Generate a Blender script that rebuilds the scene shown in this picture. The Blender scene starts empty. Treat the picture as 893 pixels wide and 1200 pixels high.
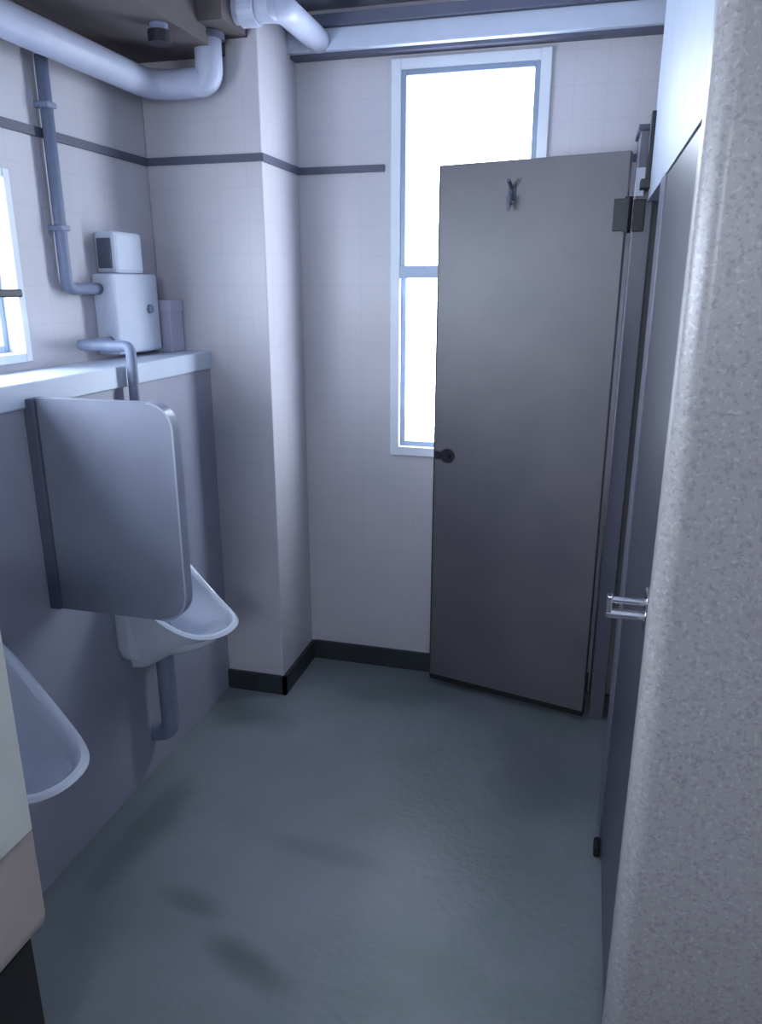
import bpy, bmesh, math
from mathutils import Vector, Matrix
C = bpy.context.scene.collection
S = bpy.context.scene
PI = math.pi

# ------------------------------------------------------------------ materials
def lin(c):
    return tuple(((v/255)/12.92 if v/255 <= .04045 else ((v/255+.055)/1.055)**2.4) for v in c) + (1,)

def mat(name, rgb, rough=.5, metal=0, noise=.08, scale=9, rgb2=None, bump=0, bscale=60, spec=.5, coat=0):
    m = bpy.data.materials.new(name); m.use_nodes = True
    n = m.node_tree.nodes; l = m.node_tree.links; b = n['Principled BSDF']
    b.inputs['Roughness'].default_value = rough; b.inputs['Metallic'].default_value = metal
    b.inputs['Specular IOR Level'].default_value = spec
    b.inputs['Coat Weight'].default_value = coat
    c = lin(rgb); c2 = lin(rgb2) if rgb2 else tuple(v*(1-noise*2) for v in c[:3])+(1,)
    tc = n.new('ShaderNodeTexCoord'); t = n.new('ShaderNodeTexNoise'); r = n.new('ShaderNodeValToRGB')
    t.inputs['Scale'].default_value = scale; t.inputs['Detail'].default_value = 4
    r.color_ramp.elements[0].position = .35; r.color_ramp.elements[1].position = .65
    r.color_ramp.elements[0].color = c2; r.color_ramp.elements[1].color = c
    l.new(tc.outputs['Object'], t.inputs['Vector']); l.new(t.outputs['Fac'], r.inputs['Fac'])
    l.new(r.outputs['Color'], b.inputs['Base Color'])
    if bump:
        t2 = n.new('ShaderNodeTexNoise'); t2.inputs['Scale'].default_value = bscale
        bp = n.new('ShaderNodeBump'); bp.inputs['Strength'].default_value = bump; bp.inputs['Distance'].default_value = .01
        l.new(tc.outputs['Object'], t2.inputs['Vector']); l.new(t2.outputs['Fac'], bp.inputs['Height'])
        l.new(bp.outputs['Normal'], b.inputs['Normal'])
    return m

def speckle_mat(name, base, dark, light, rough=.35, scale=95):
    m = mat(name, base, rough, noise=.03, scale=4)
    n = m.node_tree.nodes; l = m.node_tree.links; b = n['Principled BSDF']
    src = b.inputs['Base Color'].links[0].from_socket
    tc = n.new('ShaderNodeTexCoord')
    prev = src
    for col, sc, lo, hi, amt in ((dark, scale, .54, .66, .5), (light, scale*.8, .56, .68, .45), (dark, scale*.3, .60, .72, .3)):
        t = n.new('ShaderNodeTexNoise'); t.inputs['Scale'].default_value = sc; t.inputs['Detail'].default_value = 2
        mp = n.new('ShaderNodeMapRange'); mp.inputs['From Min'].default_value = lo; mp.inputs['From Max'].default_value = hi
        mp.inputs['To Max'].default_value = amt
        of = n.new('ShaderNodeVectorMath'); of.operation = 'ADD'; of.inputs[1].default_value = (sc*.13, 1.7, sc*.31)
        l.new(tc.outputs['Object'], of.inputs[0]); l.new(of.outputs[0], t.inputs['Vector'])
        l.new(t.outputs['Fac'], mp.inputs['Value'])
        mx = n.new('ShaderNodeMixRGB'); mx.inputs[2].default_value = lin(col)
        l.new(mp.outputs[0], mx.inputs[0]); l.new(prev, mx.inputs[1]); prev = mx.outputs[0]
    l.new(prev, b.inputs['Base Color'])
    return m

def tile_mat(name, rgb, rgb2, grout, size=.1, rough=.4, amount=.14):
    """painted / tiled wall: faint square joints in world-space object coordinates"""
    m = mat(name, rgb, rough, rgb2=rgb2, scale=2.2)
    n = m.node_tree.nodes; l = m.node_tree.links; b = n['Principled BSDF']
    src = b.inputs['Base Color'].links[0].from_socket
    tc = n.new('ShaderNodeTexCoord'); sp = n.new('ShaderNodeSeparateXYZ'); l.new(tc.outputs['Object'], sp.inputs[0])
    ad = n.new('ShaderNodeMath'); ad.operation = 'ADD'; l.new(sp.outputs[0], ad.inputs[0]); l.new(sp.outputs[1], ad.inputs[1])
    fac = []
    for sock in (ad.outputs[0], sp.outputs[2]):
        a = n.new('ShaderNodeMath'); a.operation = 'PINGPONG'; a.inputs[1].default_value = size/2
        l.new(sock, a.inputs[0])
        c = n.new('ShaderNodeMapRange'); c.inputs['From Min'].default_value = .0; c.inputs['From Max'].default_value = .0035
        c.inputs['To Min'].default_value = 1; c.inputs['To Max'].default_value = 0
        l.new(a.outputs[0], c.inputs['Value']); fac.append(c.outputs[0])
    mx = n.new('ShaderNodeMath'); mx.operation = 'MAXIMUM'; l.new(fac[0], mx.inputs[0]); l.new(fac[1], mx.inputs[1])
    ml = n.new('ShaderNodeMath'); ml.operation = 'MULTIPLY'; ml.inputs[1].default_value = amount; l.new(mx.outputs[0], ml.inputs[0])
    mix = n.new('ShaderNodeMixRGB'); mix.inputs[2].default_value = lin(grout)
    l.new(ml.outputs[0], mix.inputs[0]); l.new(src, mix.inputs[1]); l.new(mix.outputs[0], b.inputs['Base Color'])
    return m

def floor_mat():
    m = mat('stained_concrete', (136, 139, 145), .42, rgb2=(112, 122, 121), scale=1.7, bump=.15, bscale=45)
    n = m.node_tree.nodes; l = m.node_tree.links; b = n['Principled BSDF']
    prev = b.inputs['Base Color'].links[0].from_socket
    tc = n.new('ShaderNodeTexCoord')
    # worn dark stains, each with a place and outline of its own
    for cx, cy, sx, sy, rot, amt in ((-.66, 1.24, .19, .055, -.35, .55), (-.86, 1.36, .13, .05, -.2, .4), (-.62, 1.62, .22, .05, -.1, .22),
                                     (-1.12, 1.55, .07, .35, .0, .35), (-1.1, 2.2, .2, .12, 0, .45), (-.05, 2.1, .22, .35, 0, .35), (-.7, 2.5, .35, .12, 0, .3)):
        mp = n.new('ShaderNodeMapping'); mp.vector_type = 'TEXTURE'
        mp.inputs['Location'].default_value = (cx, cy, 0); mp.inputs['Rotation'].default_value = (0, 0, rot)
        mp.inputs['Scale'].default_value = (sx, sy, 1)
        nz = n.new('ShaderNodeTexNoise'); nz.inputs['Scale'].default_value = 5
        l.new(tc.outputs['Object'], nz.inputs['Vector']); l.new(tc.outputs['Object'], mp.inputs['Vector'])
        ln = n.new('ShaderNodeVectorMath'); ln.operation = 'LENGTH'; l.new(mp.outputs[0], ln.inputs[0])
        ad = n.new('ShaderNodeMath'); ad.operation = 'ADD'; l.new(ln.outputs['Value'], ad.inputs[0]); l.new(nz.outputs['Fac'], ad.inputs[1])
        r = n.new('ShaderNodeMapRange'); r.inputs['From Min'].default_value = .7; r.inputs['From Max'].default_value = 1.6
        r.inputs['To Min'].default_value = amt; r.inputs['To Max'].default_value = 0; r.interpolation_type = 'SMOOTHSTEP'
        l.new(ad.outputs[0], r.inputs['Value'])
        mx = n.new('ShaderNodeMixRGB'); mx.inputs[2].default_value = lin((58, 64, 62))
        l.new(r.outputs[0], mx.inputs[0]); l.new(prev, mx.inputs[1]); prev = mx.outputs[0]
    l.new(prev, b.inputs['Base Color'])
    return m

def pane_mat():
    m = bpy.data.materials.new('window_glass'); m.use_nodes = True
    n = m.node_tree.nodes; l = m.node_tree.links; n.clear()
    o = n.new('ShaderNodeOutputMaterial'); mx = n.new('ShaderNodeMixShader')
    t = n.new('ShaderNodeBsdfTransparent'); g = n.new('ShaderNodeBsdfGlossy'); 
    t.inputs[0].default_value = (.95, .96, 1, 1); g.inputs['Roughness'].default_value = .05
    mx.inputs[0].default_value = .04
    l.new(t.outputs[0], mx.inputs[1]); l.new(g.outputs[0], mx.inputs[2]); l.new(mx.outputs[0], o.inputs[0])
    return m

M = dict(
    wall=tile_mat('pale_wall_tile', (203, 198, 203), (194, 190, 196), (150, 150, 165)),
    lining=tile_mat('lining_tile', (166, 166, 180), (154, 154, 168), (130, 136, 156)),
    ledge=mat('ledge_stone', (205, 215, 230), .35, noise=.03),
    upper=mat('wall_paint', (203, 198, 203), .6, noise=.03),
    ceil=mat('ceiling_paint', (165, 172, 188), .8, noise=.05),
    shade_box=mat('ceiling_shade_brown', (96, 88, 88), .8, noise=.08, scale=5),  # dark tone stands in for shade on the ceiling
    beam=mat('beam_paint', (196, 204, 220), .55, noise=.04),
    bulk=mat('bulkhead_paint', (172, 182, 198), .5, noise=.03),
    dark=mat('dark_trim', (88, 90, 108), .5, noise=.08),
    base=mat('dark_baseboard', (52, 57, 62), .5, noise=.15, scale=12),
    floor=floor_mat(),
    frame=mat('white_frame', (225, 230, 238), .35, noise=.02),
    alu=mat('grey_sash', (150, 165, 185), .35, .2, noise=.04),
    glass=pane_mat(),
    ceramic=mat('white_ceramic', (222, 228, 238), .12, noise=.015, coat=.4),
    screen=mat('grey_screen', (122, 127, 142), .45, noise=.05, scale=5, rgb2=(112, 116, 131)),
    band=mat('screen_edge', (150, 156, 172), .3, noise=.03),
    edge=mat('pale_edge', (214, 220, 232), .3, noise=.03),
    lam=mat('brown_grey_laminate', (99, 94, 98), .46, noise=.06, scale=4, rgb2=(88, 85, 91), spec=.85),
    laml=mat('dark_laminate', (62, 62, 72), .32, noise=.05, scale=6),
    pil=mat('grey_laminate', (104, 104, 118), .3, noise=.05),
    black=mat('black_metal', (30, 29, 36), .4, noise=.1),
    chrome=mat('chrome', (225, 225, 230), .15, 1, noise=.02),
    pipe=mat('pale_pipe_paint', (190, 195, 214), .4, noise=.05),
    thin=mat('grey_pipe_paint', (128, 138, 162), .45, noise=.06),
    white=mat('white_plastic', (205, 212, 226), .4, noise=.03),
    mauve=mat('mauve_card', (190, 186, 204), .6, noise=.04),
    cream=mat('cream_board', (228, 228, 218), .45, noise=.04),
    beige=mat('beige_board', (196, 180, 172), .5, noise=.05),
    plinth=mat('dark_plinth', (44, 43, 42), .6, noise=.12),
    rubber=mat('black_rubber', (24, 26, 26), .7, noise=.1),
    terrazzo=speckle_mat('grey_terrazzo', (152, 148, 148), (112, 106, 113), (182, 178, 180), .33, 150),
)

# ------------------------------------------------------------------ builders
def obj(name, bm, m, parent=None, smooth=False):
    bmesh.ops.recalc_face_normals(bm, faces=bm.faces)
    me = bpy.data.meshes.new(name); bm.to_mesh(me); bm.free()
    me.materials.append(m)
    if smooth:
        for p in me.polygons: p.use_smooth = True
    o = bpy.data.objects.new(name, me); C.objects.link(o)
    if parent is not None:
        o.parent = parent
        o.matrix_parent_inverse = Matrix.Translation(parent.location).inverted() if parent.rotation_euler.z == 0 else parent.matrix_basis.inverted()
    return o

def box(bm, a, b, bev=0, seg=2):
    g = bmesh.ops.create_cube(bm, size=1)
    vs = g['verts']
    for v in vs:
        v.co = Vector([(a[i]+b[i])/2 + v.co[i]*(b[i]-a[i]) for i in range(3)])
    if bev:
        es = list({e for v in vs for e in v.link_edges})
        bmesh.ops.bevel(bm, geom=es, offset=bev, segments=seg, affect='EDGES', profile=.5)
    return bm

def B(*boxes, bev=0, seg=2):
    bm = bmesh.new()
    for a, b in boxes: box(bm, a, b, bev, seg)
    return bm

def tube(bm, pts, r, n=20, bend=0):
    """tube along a polyline, corners rounded by radius bend, closed ends"""
    P = [Vector(p) for p in pts]
    path = [P[0]]
    for i in range(1, len(P)-1):
        if bend:
            d0 = (P[i-1]-P[i]).normalized(); d1 = (P[i+1]-P[i]).normalized()
            a, b = P[i]+d0*bend, P[i]+d1*bend
            for k in range(9):
                t = k/8; path.append(a*(1-t)**2 + P[i]*2*t*(1-t) + b*t*t)
        else: path.append(P[i])
    path.append(P[-1])
    rings = []; ref = None
    for i, p in enumerate(path):
        if i == 0: d = path[1]-p
        elif i == len(path)-1: d = p-path[-2]
        else: d = (path[i+1]-p).normalized() + (p-path[i-1]).normalized()
        d.normalize()
        if ref is None:
            ref = d.orthogonal().normalized()
        ref = (ref - d*ref.dot(d)).normalized()
        q = d.cross(ref)
        rings.append([bm.verts.new(p + (ref*math.cos(2*PI*k/n)+q*math.sin(2*PI*k/n))*r) for k in range(n)])
    for i in range(len(rings)-1):
        for k in range(n):
            bm.faces.new((rings[i][k], rings[i][(k+1) % n], rings[i+1][(k+1) % n], rings[i+1][k]))
    bm.faces.new(rings[0][::-1]); bm.faces.new(rings[-1])
    return bm

def T(pts, r, n=20, bend=0):
    return tube(bmesh.new(), pts, r, n, bend)

def prism(bm, outline, axis, a, b, bev=0):
    """extrude a 2D outline along an axis (0,1,2) from a to b"""
    def pt(u, v, w):
        return {0: (w, u, v), 1: (u, w, v), 2: (u, v, w)}[axis]
    lo = [bm.verts.new(pt(u, v, a)) for u, v in outline]
    hi = [bm.verts.new(pt(u, v, b)) for u, v in outline]
    n = len(outline)
    bm.faces.new(lo[::-1]); bm.faces.new(hi)
    for i in range(n): bm.faces.new((lo[i], lo[(i+1) % n], hi[(i+1) % n], hi[i]))
    if bev:
        es = [e for e in bm.edges if abs(e.verts[0].co[axis]-e.verts[1].co[axis]) < 1e-6]
        bmesh.ops.bevel(bm, geom=es, offset=bev, segments=2, affect='EDGES', profile=.5)
    return bm

def rrect(u0, v0, u1, v1, radii, n=8):
    """outline with a radius for each corner: (u0v0, u1v0, u1v1, u0v1)"""
    out = []
    for (cu, cv, sa), r in zip(((u0, v0, PI), (u1, v0, 1.5*PI), (u1, v1, 0), (u0, v1, .5*PI)), radii):
        if r <= 0: out.append((cu, cv)); continue
        ou = cu + (r if cu == u0 else -r); ov = cv + (r if cv == v0 else -r)
        for k in range(n+1):
            a = sa + k/n*PI/2
            out.append((ou+math.cos(a)*r, ov+math.sin(a)*r))
    return out

def thing(name, label, cat, loc=(0, 0, 0), group=None, rotz=0):
    o = bpy.data.objects.new(name, None); C.objects.link(o)
    o.location = loc; o.rotation_euler = (0, 0, rotz); o.empty_display_size = .1
    o['label'] = label; o['category'] = cat
    if group: o['group'] = group
    bpy.context.view_layer.update()
    return o

def struct(name, bm, m, label=None, cat=None, parent=None, smooth=False):
    o = obj(name, bm, m, parent, smooth)
    if parent is None: o['kind'] = 'structure'
    if label: o['label'] = label
    if cat: o['category'] = cat
    return o

def autosmooth(o, ang=.6):
    for p in o.data.polygons: p.use_smooth = True
    o.data.set_sharp_from_angle(angle=ang)

# ------------------------------------------------------------------ the room
XL, XC, XM, YC, YB, XR, ZC, YF = -1.43, -1.25, -1.025, 2.38, 2.70, 1.45, 2.37, -1.5
struct('floor', B(((XL-.15, YF-.15, -.08), (XR+.15, YB+.15, 0))), M['floor'], 'grey green stained concrete floor of the washroom', 'floor')
struct('ceiling', B(((XL-.15, YF-.15, ZC), (XR+.15, YB+.15, ZC+.1))), M['ceil'], 'grey washroom ceiling above the beam and pipes', 'ceiling')
# left wall with its window opening
W2 = (-.35, 1.715, 1.312, 1.775)      # y0 y1 z0 z1; near end lengthened out of view for more fill light
struct('wall_left', B(((XL-.12, YF, 0), (XL, W2[0], ZC)), ((XL-.12, W2[1], 0), (XL, YB, ZC)),
                      ((XL-.12, W2[0], 0), (XL, W2[1], W2[2])), ((XL-.12, W2[0], W2[3]), (XL, W2[1], ZC))), M['wall'],
       'pale left wall above the urinals with a window', 'wall')
# back wall with window opening
W1 = (-.683, -.175, .895, 2.205)
struct('wall_back', B(((XL, YB, 0), (W1[0], YB+.035, ZC)), ((W1[1], YB, 0), (XR, YB+.035, ZC)),
                      ((W1[0], YB, 0), (W1[1], YB+.035, W1[2])), ((W1[0], YB, W1[3]), (W1[1], YB+.035, ZC))), M['wall'],
       'pale back wall around the tall window', 'wall')
struct('wall_right', B(((XR, YF, 0), (XR+.1, YB+.035, ZC))), M['wall'], 'pale right wall behind the toilet stalls', 'wall')
struct('wall_column', B(((XL, YC, 0), (XM, YB, ZC)), bev=.004), M['wall'], 'pale square column in the far left corner', 'column')
FO = (-.3, .35, 1.5, 2.05)  # unseen opening added behind the camera to give fill light
struct('wall_front', B(((XL, YF-.1, 0), (FO[0], YF, ZC)), ((FO[1], YF-.1, 0), (XR, YF, ZC)), ((FO[0], YF-.1, 0), (FO[1], YF, FO[2])), ((FO[0], YF-.1, FO[3]), (FO[1], YF, ZC))), M['wall'],
       'wall behind the viewer with an opening added for fill light', 'wall')
lining = struct('wall_lining', B(((XL, YF, 0), (XC, YC, 1.228))), M['lining'], 'low tiled boxed out wall carrying the urinals', 'wall')
struct('ledge', B(((XL, YF, 1.228), (XC+.008, YC, 1.287)), bev=.004), M['ledge'], parent=lining)
# near end wall of the stalls, rounded terrazzo corner
NX, NY = .128, 1.15
ol = rrect(NX, NY, XR, NY+.075, (.034, 0, 0, .02), n=10)
o = struct('wall_entry', prism(bmesh.new(), ol, 2, 0, ZC), M['terrazzo'], 'speckled grey terrazzo wall end in the right foreground', 'wall')
autosmooth(o, .5)
wm = o.modifiers.new('weighted_normal', 'WEIGHTED_NORMAL'); wm.keep_sharp = True; wm.weight = 100

# dark band round the walls, baseboards, beam
z0, z1 = 1.873, 1.896
struct('trim_1', B(((XL, -1.5, z0), (XL+.008, YC, z1))), M['dark'], 'thin dark band along the left wall', 'trim')
struct('trim_2', B(((XL, YC-.008, z0), (XM+.008, YC, z1))), M['dark'], 'thin dark band across the column front', 'trim')
struct('trim_3', B(((XM, YC, z0), (XM+.008, YB, z1))), M['dark'], 'thin dark band on the window side of the column', 'trim')
struct('trim_4', B(((XM+.008, YB-.008, z0), (W1[0]-.03, YB, z1))), M['dark'], 'thin dark band between column and window', 'trim')
struct('trim_5', B(((W1[1]+.03, YB-.008, z0), (XR, YB, z1))), M['dark'], 'thin dark band right of the window behind the stall door', 'trim')
struct('baseboard_column', B(((XC, YC-.014, 0), (XM+.014, YC, .075)), ((XM, YC-.014, 0), (XM+.014, YB, .075))), M['base'], 'dark baseboard around the column', 'baseboard')
struct('baseboard_back', B(((XM+.014, YB-.014, 0), (.1, YB, .078))), M['base'], 'dark baseboard under the tall window', 'baseboard')
struct('trim_6', B(((XM-.02, YB-.075, 2.232), (.16, YB, 2.296)), bev=.004), M['beam'], 'pale horizontal beam above the tall window', 'beam')
struct('trim_7', B(((XM-.02, YB-.05, 2.222), (.16, YB, 2.232)), ((XM-.02, YB-.10, 2.296), (.16, YB, 2.328))), M['dark'], 'dark strips above and below the pale beam', 'trim')  # plain dark strips along the upper and lower edge of the beam
struct('trim_8', B(((XL, YF, 2.17), (XL+.30, YC-.0, ZC)), ((XL+.30, YC-.17, 2.215), (XM-.03, YC, ZC))), M['shade_box'], 'added brown box standing in for the shadowed ceiling along the left wall', 'shade_box')  # added box, its dark colour stands for the shadowed upper left ceiling

# ------------------------------------------------------------------ windows
def ring(a, b, axis, d0, d1, w):
    """rectangular ring from corner a to corner b (2D) with bar width w, along depth axis d0..d1"""
    (u0, v0), (u1, v1) = a, b
    bm = bmesh.new()
    def bb(ua, va, ub, vb):
        if axis == 1: box(bm, (ua, d0, va), (ub, d1, vb), .002, 1)
        else: box(bm, (d0, ua, va), (d1, ub, vb), .002, 1)
    bb(u0, v0, u0+w, v1); bb(u1-w, v0, u1, v1); bb(u0+w, v0, u1-w, v0+w); bb(u0+w, v1-w, u1-w, v1)
    return bm
x0, x1, za, zb = W1
win = struct('window_1', ring((x0-.004, za-.004), (x1+.004, zb+.004), 1, YB-.016, YB+.024, .034), M['frame'], 'tall white framed window partly behind the open stall door', 'window')
zm = 1.545
def sash(u0, v0, u1, v1, axis, d0, d1, par, w=.018):
    s = struct('sash', ring((u0, v0), (u1, v1), axis, d0, d1, w), M['alu'], parent=par)
    c = (d0+d1)/2
    if axis == 1: bm = B(((u0+w, c-.003, v0+w), (u1-w, c+.003, v1-w)))
    else: bm = B(((c-.003, u0+w, v0+w), (c+.003, u1-w, v1-w)))
    struct('pane', bm, M['glass'], parent=s)
    return s
sash(x0+.03, zm-.012, x1-.03, zb-.03, 1, YB-.014, YB+.006, win)
sash(x0+.03, za+.03, x1-.03, zm+.016, 1, YB+.008, YB+.022, win)
struct('meeting_rail', B(((x0+.03, YB-.026, zm-.02), (x1-.03, YB-.013, zm+.022)), bev=.002), M['alu'], parent=win)
struct('window_lock', B(((-.46, YB-.046, zm-.006), (-.42, YB-.026, zm+.02)), bev=.003), M['dark'], parent=win)
y0, y1, za, zb = W2
w2 = struct('window_2', ring((y0-.004, za-.004), (y1+.004, zb+.004), 0, XL-.07, XL+.012, .024), M['frame'], 'white framed window at the left edge above the ledge', 'window')
ym = .68
sash(y0+.02, za+.02, ym+.01, zb-.02, 0, XL-.036, XL-.014, w2)
sash(ym-.01, za+.02, y1-.02, zb-.02, 0, XL-.060, XL-.038, w2)
struct('window_handle', B(((XL-.02, 1.52, 1.472), (XL+.03, 1.69, 1.492)), bev=.004), M['black'], parent=w2)

# ------------------------------------------------------------------ urinals
def urinal_bm(D=.302, W=.16, zl=.525, zt=.735, zbot=.40):
    bm = bmesh.new()
    N = 32
    A = [-PI/2 + PI*k/N for k in range(N+1)]
    def rim(a, off=0):
        c, s = max(0, math.cos(a)), math.sin(a)
        x = (D-off)*(c**.8); y = (W-off)*math.copysign(abs(s)**.9, s)
        z = zl + (zt-zl)*(1-c)**2.2
        return x, y, z
    rows = []
    # outside, from the bottom up to the rim
    for t in (1, .97, .9, .78, .62, .45, .28, .14, .05, 0):
        s = 1 - .80*t**.85
        row = []
        for a in A:
            x, y, z = rim(a)
            zz = z + (zbot-z)*t
            row.append(bm.verts.new((x*s, y*(1-.5*t**.9), zz)))
        rows.append(row)
    # rolled rim
    for off, dz in ((.006, .008), (.016, .010), (.026, .004)):
        row = []
        for a in A:
            x, y, z = rim(a, off); row.append(bm.verts.new((x, y, z+dz)))
        rows.append(row)
    # inside of the bowl
    for t in (.15, .4, .65, .85, 1):
        row = []
        for a in A:
            x, y, z = rim(a, .032)
            zz = z + (.435-z)*t; s = 1-.5*t**2.2
            row.append(bm.verts.new((max(.035, x*s), y*(1-.45*t**2.2), zz)))
        rows.append(row)
    for i in range(len(rows)-1):
        for k in range(N):
            bm.faces.new((rows[i][k], rows[i][k+1], rows[i+1][k+1], rows[i+1][k]))
    bm.faces.new(rows[-1]); bm.faces.new(rows[0][::-1])
    # tall back slab of the same casting, arched at the top
    ol = rrect(-W+.02, zbot+.03, W-.02, zt+.045, (.06, .06, .11, .11))
    prism(bm, ol, 0, 0, .036, .006)
    return bm
def make_urinal(y, label):
    t = thing('urinal', label, 'urinal', (XC, y, 0), 'wall hung urinals along the lining')
    bm = urinal_bm(); bmesh.ops.translate(bm, verts=bm.verts, vec=(XC, y, 0))
    o = obj('bowl', bm, M['ceramic'], t); autosmooth(o, .7)
    obj('drain_cover', T([(XC+.11, y, .43), (XC+.11, y, .445)], .03), M['chrome'], t)
    obj('spreader', T([(XC+.034, y, .72), (XC+.055, y, .715)], .018), M['chrome'], t)
    obj('trap_pipe', T([(XC+.06, y, .42), (XC+.06, y, .13), (XC+.002, y, .13)], .028, bend=.05), M['thin'], t)
    return t
u = make_urinal(1.85, 'white wall hung urinal behind the grey privacy screen, far one of the two')
def dup(root, dy, label):
    r = root.copy(); C.objects.link(r); r.location.y += dy; r['label'] = label
    for ch in list(root.children):
        c = ch.copy(); C.objects.link(c); pi = ch.matrix_parent_inverse.copy(); c.parent = r; c.matrix_parent_inverse = pi
    return r
dup(u, 1.115-1.85, 'white wall hung urinal in front of the grey screen, cut off by the left edge')

# grey privacy screen
t = thing('privacy_screen', 'grey rounded privacy screen on the lining wall between the two urinals', 'screen', (XC, 1.475, .72))
ol = rrect(XC+.012, .725, -.872, 1.252, (0.01, .07, .06, .01), n=10)
o = obj('panel', prism(bmesh.new(), ol, 1, 1.468, 1.492, .004), M['screen'], t); autosmooth(o, .5)
# pale edge band round the free edge
edge = [p for p in rrect(XC+.012, .725, -.870, 1.254, (0, .072, .062, 0), n=10)][1:-1]
bm = bmesh.new(); r2 = []
for i, (a, b) in enumerate(edge):
    r2.append([bm.verts.new((a+dx, yy, b)) for dx, yy in ((0, 1.465), (0, 1.495))])
inner = [p for p in rrect(XC+.012, .730, -.875, 1.249, (0, .067, .057, 0), n=10)][1:-1]
r3 = [[bm.verts.new((a, yy, b)) for yy in (1.465, 1.495)] for a, b in inner]
for i in range(len(edge)-1):
    bm.faces.new((r2[i][0], r2[i+1][0], r2[i+1][1], r2[i][1]))
    bm.faces.new((r3[i][0], r3[i][1], r3[i+1][1], r3[i+1][0]))
    bm.faces.new((r2[i][0], r3[i][0], r3[i+1][0], r2[i+1][0]))
    bm.faces.new((r2[i][1], r2[i+1][1], r3[i+1][1], r3[i][1]))
for i in (0, -1): bm.faces.new((r2[i][0], r2[i][1], r3[i][1], r3[i][0]))
o = obj('edge_band', bm, M['band'], t); autosmooth(o, .6); o['label'] = 'pale rounded edge band'
o = obj('wall_channel', B(((XC, 1.458, .725), (XC+.03, 1.502, 1.25)), bev=.003), M['dark'], t); o['label'] = 'dark channel fixing the screen to the wall'

# ------------------------------------------------------------------ pipes
YP, XP, ZP = YC-.075, XL+.085, 2.085
t = thing('drain_pipe', 'thick pale pipe along the top of the left wall turning up at the column', 'pipe', (XP, 1.0, ZP))
obj('long_run', T([(XP, -1.45, ZP), (XP, YP, ZP), (-1.165, YP, ZP)], .041, 24, .085), M['pipe'], t, True)
obj('riser', T([(-1.20, YP, ZP), (-1.150, YP, ZP), (-1.150, YP, 2.205)], .04, 24, .035), M['pipe'], t, True)
obj('flange', T([(-1.150, YP, 2.195), (-1.150, YP, 2.212)], .05, 24), M['dark'], t)
obj('cross_run', T([(-1.150, YP, 2.20), (-1.150, YP, 2.262), (-.925, YP, 2.262)], .036, 24, .05), M['pipe'], t, True)
obj('back_run', T([(-1.0, YP, 2.262), (-.915, YP, 2.262), (-.915, YB-.075, 2.262)], .038, 24, .05), M['pipe'], t, True)
obj('coupling', T([(-1.035, YP, 2.262), (-.985, YP, 2.262)], .045, 24), M['pipe'], t)
obj('hanger', B(((XL, 1.30, ZP-.012), (XP+.046, 1.325, ZP+.012)), ((XP-.012, 1.30, ZP), (XP+.012, 1.325, 2.17))), M['dark'], t)
t = thing('branch_pipe', 'short dark capped pipe stub hanging from the brown ceiling box left of the column', 'pipe', (-1.168, 2.06, 2.15))
obj('stub', T([(-1.168, 2.06, 2.169), (-1.168, 2.06, 2.15)], .024), M['thin'], t)
obj('cap', T([(-1.168, 2.06, 2.152), (-1.168, 2.06, 2.122)], .031), M['black'], t)

YW, XW = 1.875, XL+.024
t = thing('water_pipe', 'thin grey pipe running down the left wall then across to the flush box', 'pipe', (XW, YW, 1.5))
obj('pipe_run', T([(XW, YW, ZP-.02), (XW, YW, 1.492), (XW, 2.018, 1.492)], .0165, 16, .03), M['thin'], t, True)
for z in (1.95, 1.65): obj('clip', B(((XL, YW-.020, z-.007), (XW+.018, YW+.020, z+.007)), bev=.003), M['thin'], t)

# ------------------------------------------------------------------ flush box and things on the ledge
t = thing('flush_box', 'white automatic flush box on the left wall above the far urinal', 'flush box', (XL, 2.15, 1.29))
obj('housing', B(((XL, 2.02, 1.30), (XL+.075, 2.26, 1.535)), bev=.008), M['white'], t)
obj('sensor_head', B(((XL, 2.05, 1.535), (XL+.07, 2.20, 1.655)), bev=.012), M['white'], t)
obj('sensor_window', B(((XL+.012, 2.044, 1.55), (XL+.058, 2.052, 1.635)), bev=.003), M['dark'], t)
obj('flush_pipe', T([(XL+.045, 2.03, 1.34), (XL+.045, 1.87, 1.34), (XC+.028, 1.87, 1.34), (XC+.028, 1.87, .90), (XC+.028, 1.855, .80)], .015, 16, .02), M['thin'], t, True)
obj('push_button', T([(XL+.075, 2.2, 1.43), (XL+.083, 2.2, 1.43)], .014), M['thin'], t)
t = thing('storage_box', 'small mauve white box on the ledge against the column', 'box', (-1.37, 2.33, 1.287))
obj('carton', B(((-1.405, 2.29, 1.287), (-1.335, 2.372, 1.42)), bev=.004), M['mauve'], t)
obj('lid', B(((-1.408, 2.287, 1.415), (-1.332, 2.375, 1.455)), bev=.004), M['mauve'], t)

# ------------------------------------------------------------------ toilet stalls
XS = .105
hx, hy = .088, 2.485
ang = math.atan2(.135, -.585)
dw = math.hypot(.585, .135)
t = thing('stall_door', 'brown grey toilet stall door standing open in front of the window', 'door', (hx, hy, 0), rotz=ang)
R = Matrix.Translation((hx, hy, 0)) @ Matrix.Rotation(ang, 4, 'Z')
def loc(bm):
    bmesh.ops.transform(bm, matrix=R, verts=bm.verts); return bm
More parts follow.
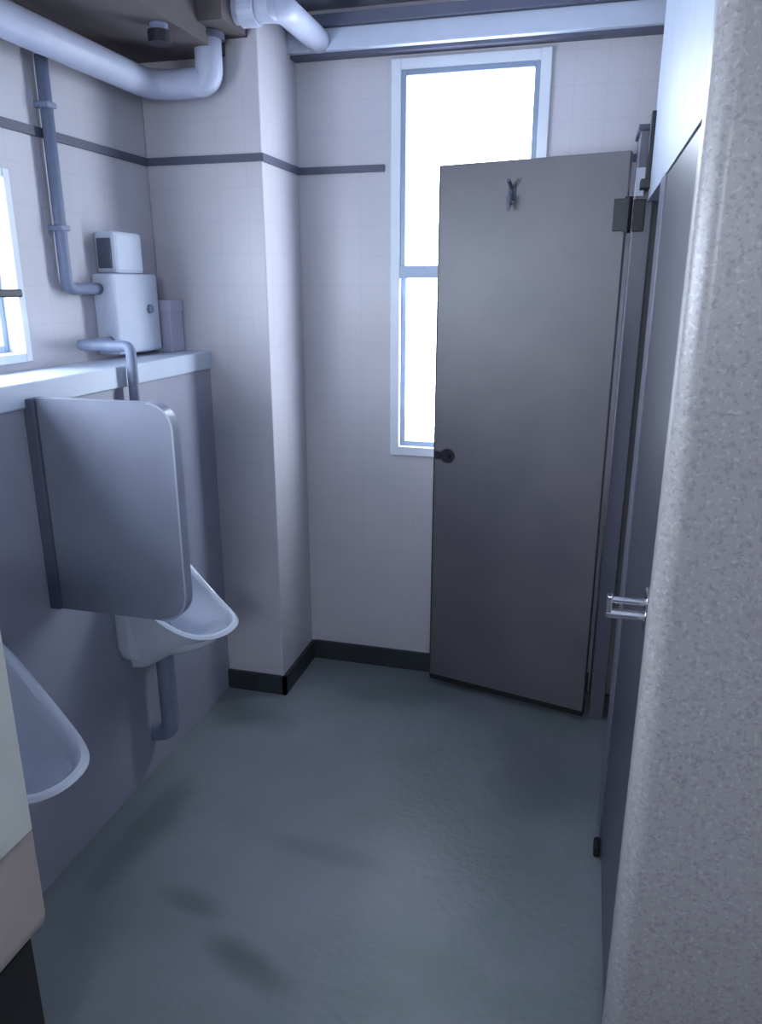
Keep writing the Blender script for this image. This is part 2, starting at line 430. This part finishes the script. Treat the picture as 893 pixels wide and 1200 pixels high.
# local x runs from the hinge to the free edge, local +y faces the viewer
obj('door_leaf', loc(B(((.004, -.015, .028), (dw, .015, 1.873)), bev=.002)), M['lam'], t)
obj('edge_strip', loc(B(((dw, -.0155, .028), (dw+.004, .0155, 1.873)))), M['laml'], t)
obj('kick_strip', loc(B(((.004, -.0165, .022), (dw, .0165, .042)))), M['rubber'], t)
bm = bmesh.new(); hk = .355
box(bm, (hk-.012, .015, 1.755), (hk+.012, .02, 1.80), .002)
tube(bm, [(hk, .02, 1.785), (hk, .045, 1.728), (hk, .052, 1.76), (hk, .045, 1.742), (hk, .03, 1.745)], .006, 10)
tube(bm, [(hk, .02, 1.79), (hk, .055, 1.81)], .006, 10)
obj('coat_hook', loc(bm), M['dark'], t)
bm = bmesh.new(); tube(bm, [(dw-.05, .015, .92), (dw-.05, .021, .92)], .026); tube(bm, [(dw-.05, .021, .92), (dw-.05, .03, .92)], .012)
box(bm, (dw-.03, .015, .905), (dw-.002, .022, .935), .002)
obj('door_lock', loc(bm), M['black'], t)
for z in (1.70,):
    h = bmesh.new(); tube(h, [(.0, .008, z-.05), (.0, .008, z+.05)], .012, 12); box(h, (.0, .012, z-.045), (.04, .019, z+.045), .002)
    obj('hinge', loc(h), M['black'], t)

t = thing('stall_pilaster', 'pale grey pilaster at the back wall carrying the open stall door', 'pilaster', (.125, 2.6, 0))
obj('panel', B(((XS, 2.505, 0), (XS+.05, YB-.009, 1.93)), bev=.002), M['pil'], t)
obj('hinge_leaf', B(((XS-.004, 2.499, 1.655), (XS+.03, 2.506, 1.745)), bev=.002), M['black'], t)
obj('hinge_cover', B(((XS-.004, 2.495, 1.752), (XS+.022, 2.506, 1.83)), bev=.002), M['white'], t)
obj('head_cap', B(((XS-.008, 2.497, 1.93), (XS+.055, YB-.009, 1.945)), bev=.002), M['dark'], t)

XD = .138
struct('wall_stall', B(((XD, NY+.075, 1.735), (XD+.06, 2.46, ZC)), ((XD+.06, 2.40, 1.735), (XR, 2.46, ZC))), M['bulk'], 'pale bulkhead above the stall fronts at the right', 'wall')
t = thing('stall_divider', 'grey stall divider with pilaster between open stall and closed stall', 'partition', (.3, 1.9, 0))
obj('pilaster', B(((XD-.004, 1.845, 0), (XD+.04, 1.96, 1.733)), bev=.002), M['pil'], t)
obj('side_panel', B(((XD+.04, 1.885, .04), (XR-.002, 1.915, 1.733)), bev=.002), M['lam'], t)
t = thing('rail_bracket', 'narrow black bracket at the end of the pale bulkhead above the open stall', 'bracket', (XD, 2.45, 1.79))
obj('upright', B(((XD-.012, 2.425, 1.785), (XD, 2.475, 1.965)), bev=.002), M['black'], t)
obj('foot', B(((XD-.026, 2.415, 1.765), (XD+.02, 2.475, 1.79)), bev=.002), M['black'], t)

t = thing('stall_door', 'dark closed stall door seen edge on beside the terrazzo wall end', 'door', (.15, 1.53, 0))
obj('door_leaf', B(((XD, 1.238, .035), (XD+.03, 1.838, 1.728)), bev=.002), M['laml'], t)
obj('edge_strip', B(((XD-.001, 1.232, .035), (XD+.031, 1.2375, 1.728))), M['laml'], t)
bm = bmesh.new()
XH = XD-.004
box(bm, (XH-.004, 1.25, .925), (XH+.004, 1.30, .995), .002)
tube(bm, [(XH, 1.27, .978), (XH-.062, 1.27, .978)], .006, 12)
tube(bm, [(XH, 1.27, .952), (XH-.066, 1.27, .952)], .009, 12)
box(bm, (XH-.068, 1.262, .946), (XH-.058, 1.28, .986), .002)
obj('latch_handle', bm, M['chrome'], t)
obj('foot_bolt', B(((XD-.018, 1.79, .0), (XD-.001, 1.835, .036)), bev=.006), M['rubber'], t)

# ------------------------------------------------------------------ cabinet at the left edge
t = thing('storage_cabinet', 'cream cabinet with beige lower drawer on dark base at the left foreground edge', 'cabinet', (-1.06, .65, 0))
cx1, cy1 = -.873, .90
ol = rrect(XC+.002, .362, cx1, 1.02, (0, .05, .008, 0), n=8)
o = obj('body', prism(bmesh.new(), ol, 1, .35, cy1, .003), M['beige'], t); autosmooth(o, .5)
obj('door', B(((cx1, .365, .60), (cx1+.010, cy1-.008, 1.01)), bev=.003), M['cream'], t)
obj('end_panel', B(((XC+.004, .342, .60), (cx1, .35, 1.01)), bev=.002), M['cream'], t)
obj('handle', T([(cx1+.008, .775, .64), (cx1+.03, .775, .64), (cx1+.03, .69, .64), (cx1+.008, .69, .64)], .006, 10, .012), M['chrome'], t, True)
obj('plinth', B(((XC+.002, .38, 0), (cx1-.022, cy1-.02, .364))), M['plinth'], t)

# ------------------------------------------------------------------ daylight
w = bpy.data.worlds.new('sky'); S.world = w; w.use_nodes = True
bg = w.node_tree.nodes['Background']
bg.inputs['Color'].default_value = (.80, .90, 1.0, 1); bg.inputs['Strength'].default_value = 19.0
def portal(loc, rot, sx, sy):
    l = bpy.data.lights.new('daylight_portal', 'AREA'); l.shape = 'RECTANGLE'; l.size = sx; l.size_y = sy
    l.cycles.is_portal = True
    o = bpy.data.objects.new('daylight_portal', l); C.objects.link(o); o.location = loc; o.rotation_euler = rot
portal(((W1[0]+W1[1])/2, YB+.05, (W1[2]+W1[3])/2), (-PI/2, 0, 0), W1[1]-W1[0], W1[3]-W1[2])
portal((XL-.13, (W2[0]+W2[1])/2, (W2[2]+W2[3])/2), (0, -PI/2, 0), W2[3]-W2[2], W2[1]-W2[0])
portal((0, YF-.11, (FO[2]+FO[3])/2), (PI/2, 0, 0), FO[1]-FO[0], FO[3]-FO[2])  # portal of the added rear fill opening

# ------------------------------------------------------------------ camera
cam = bpy.data.cameras.new('camera'); co = bpy.data.objects.new('camera', cam); C.objects.link(co)
cam.sensor_fit = 'VERTICAL'; cam.sensor_height = 24; cam.lens = 880/1200*24
cam.clip_start = .01
p = math.atan(265/880); th = math.atan(247*math.cos(p)/880)
co.location = (0, 0, 1.5); co.rotation_euler = (PI/2-p, 0, th)
S.camera = co
vs = S.view_settings
vs.view_transform = 'Standard'; vs.look = 'None'; vs.gamma = 1; vs.use_curve_mapping = False; vs.exposure = .15
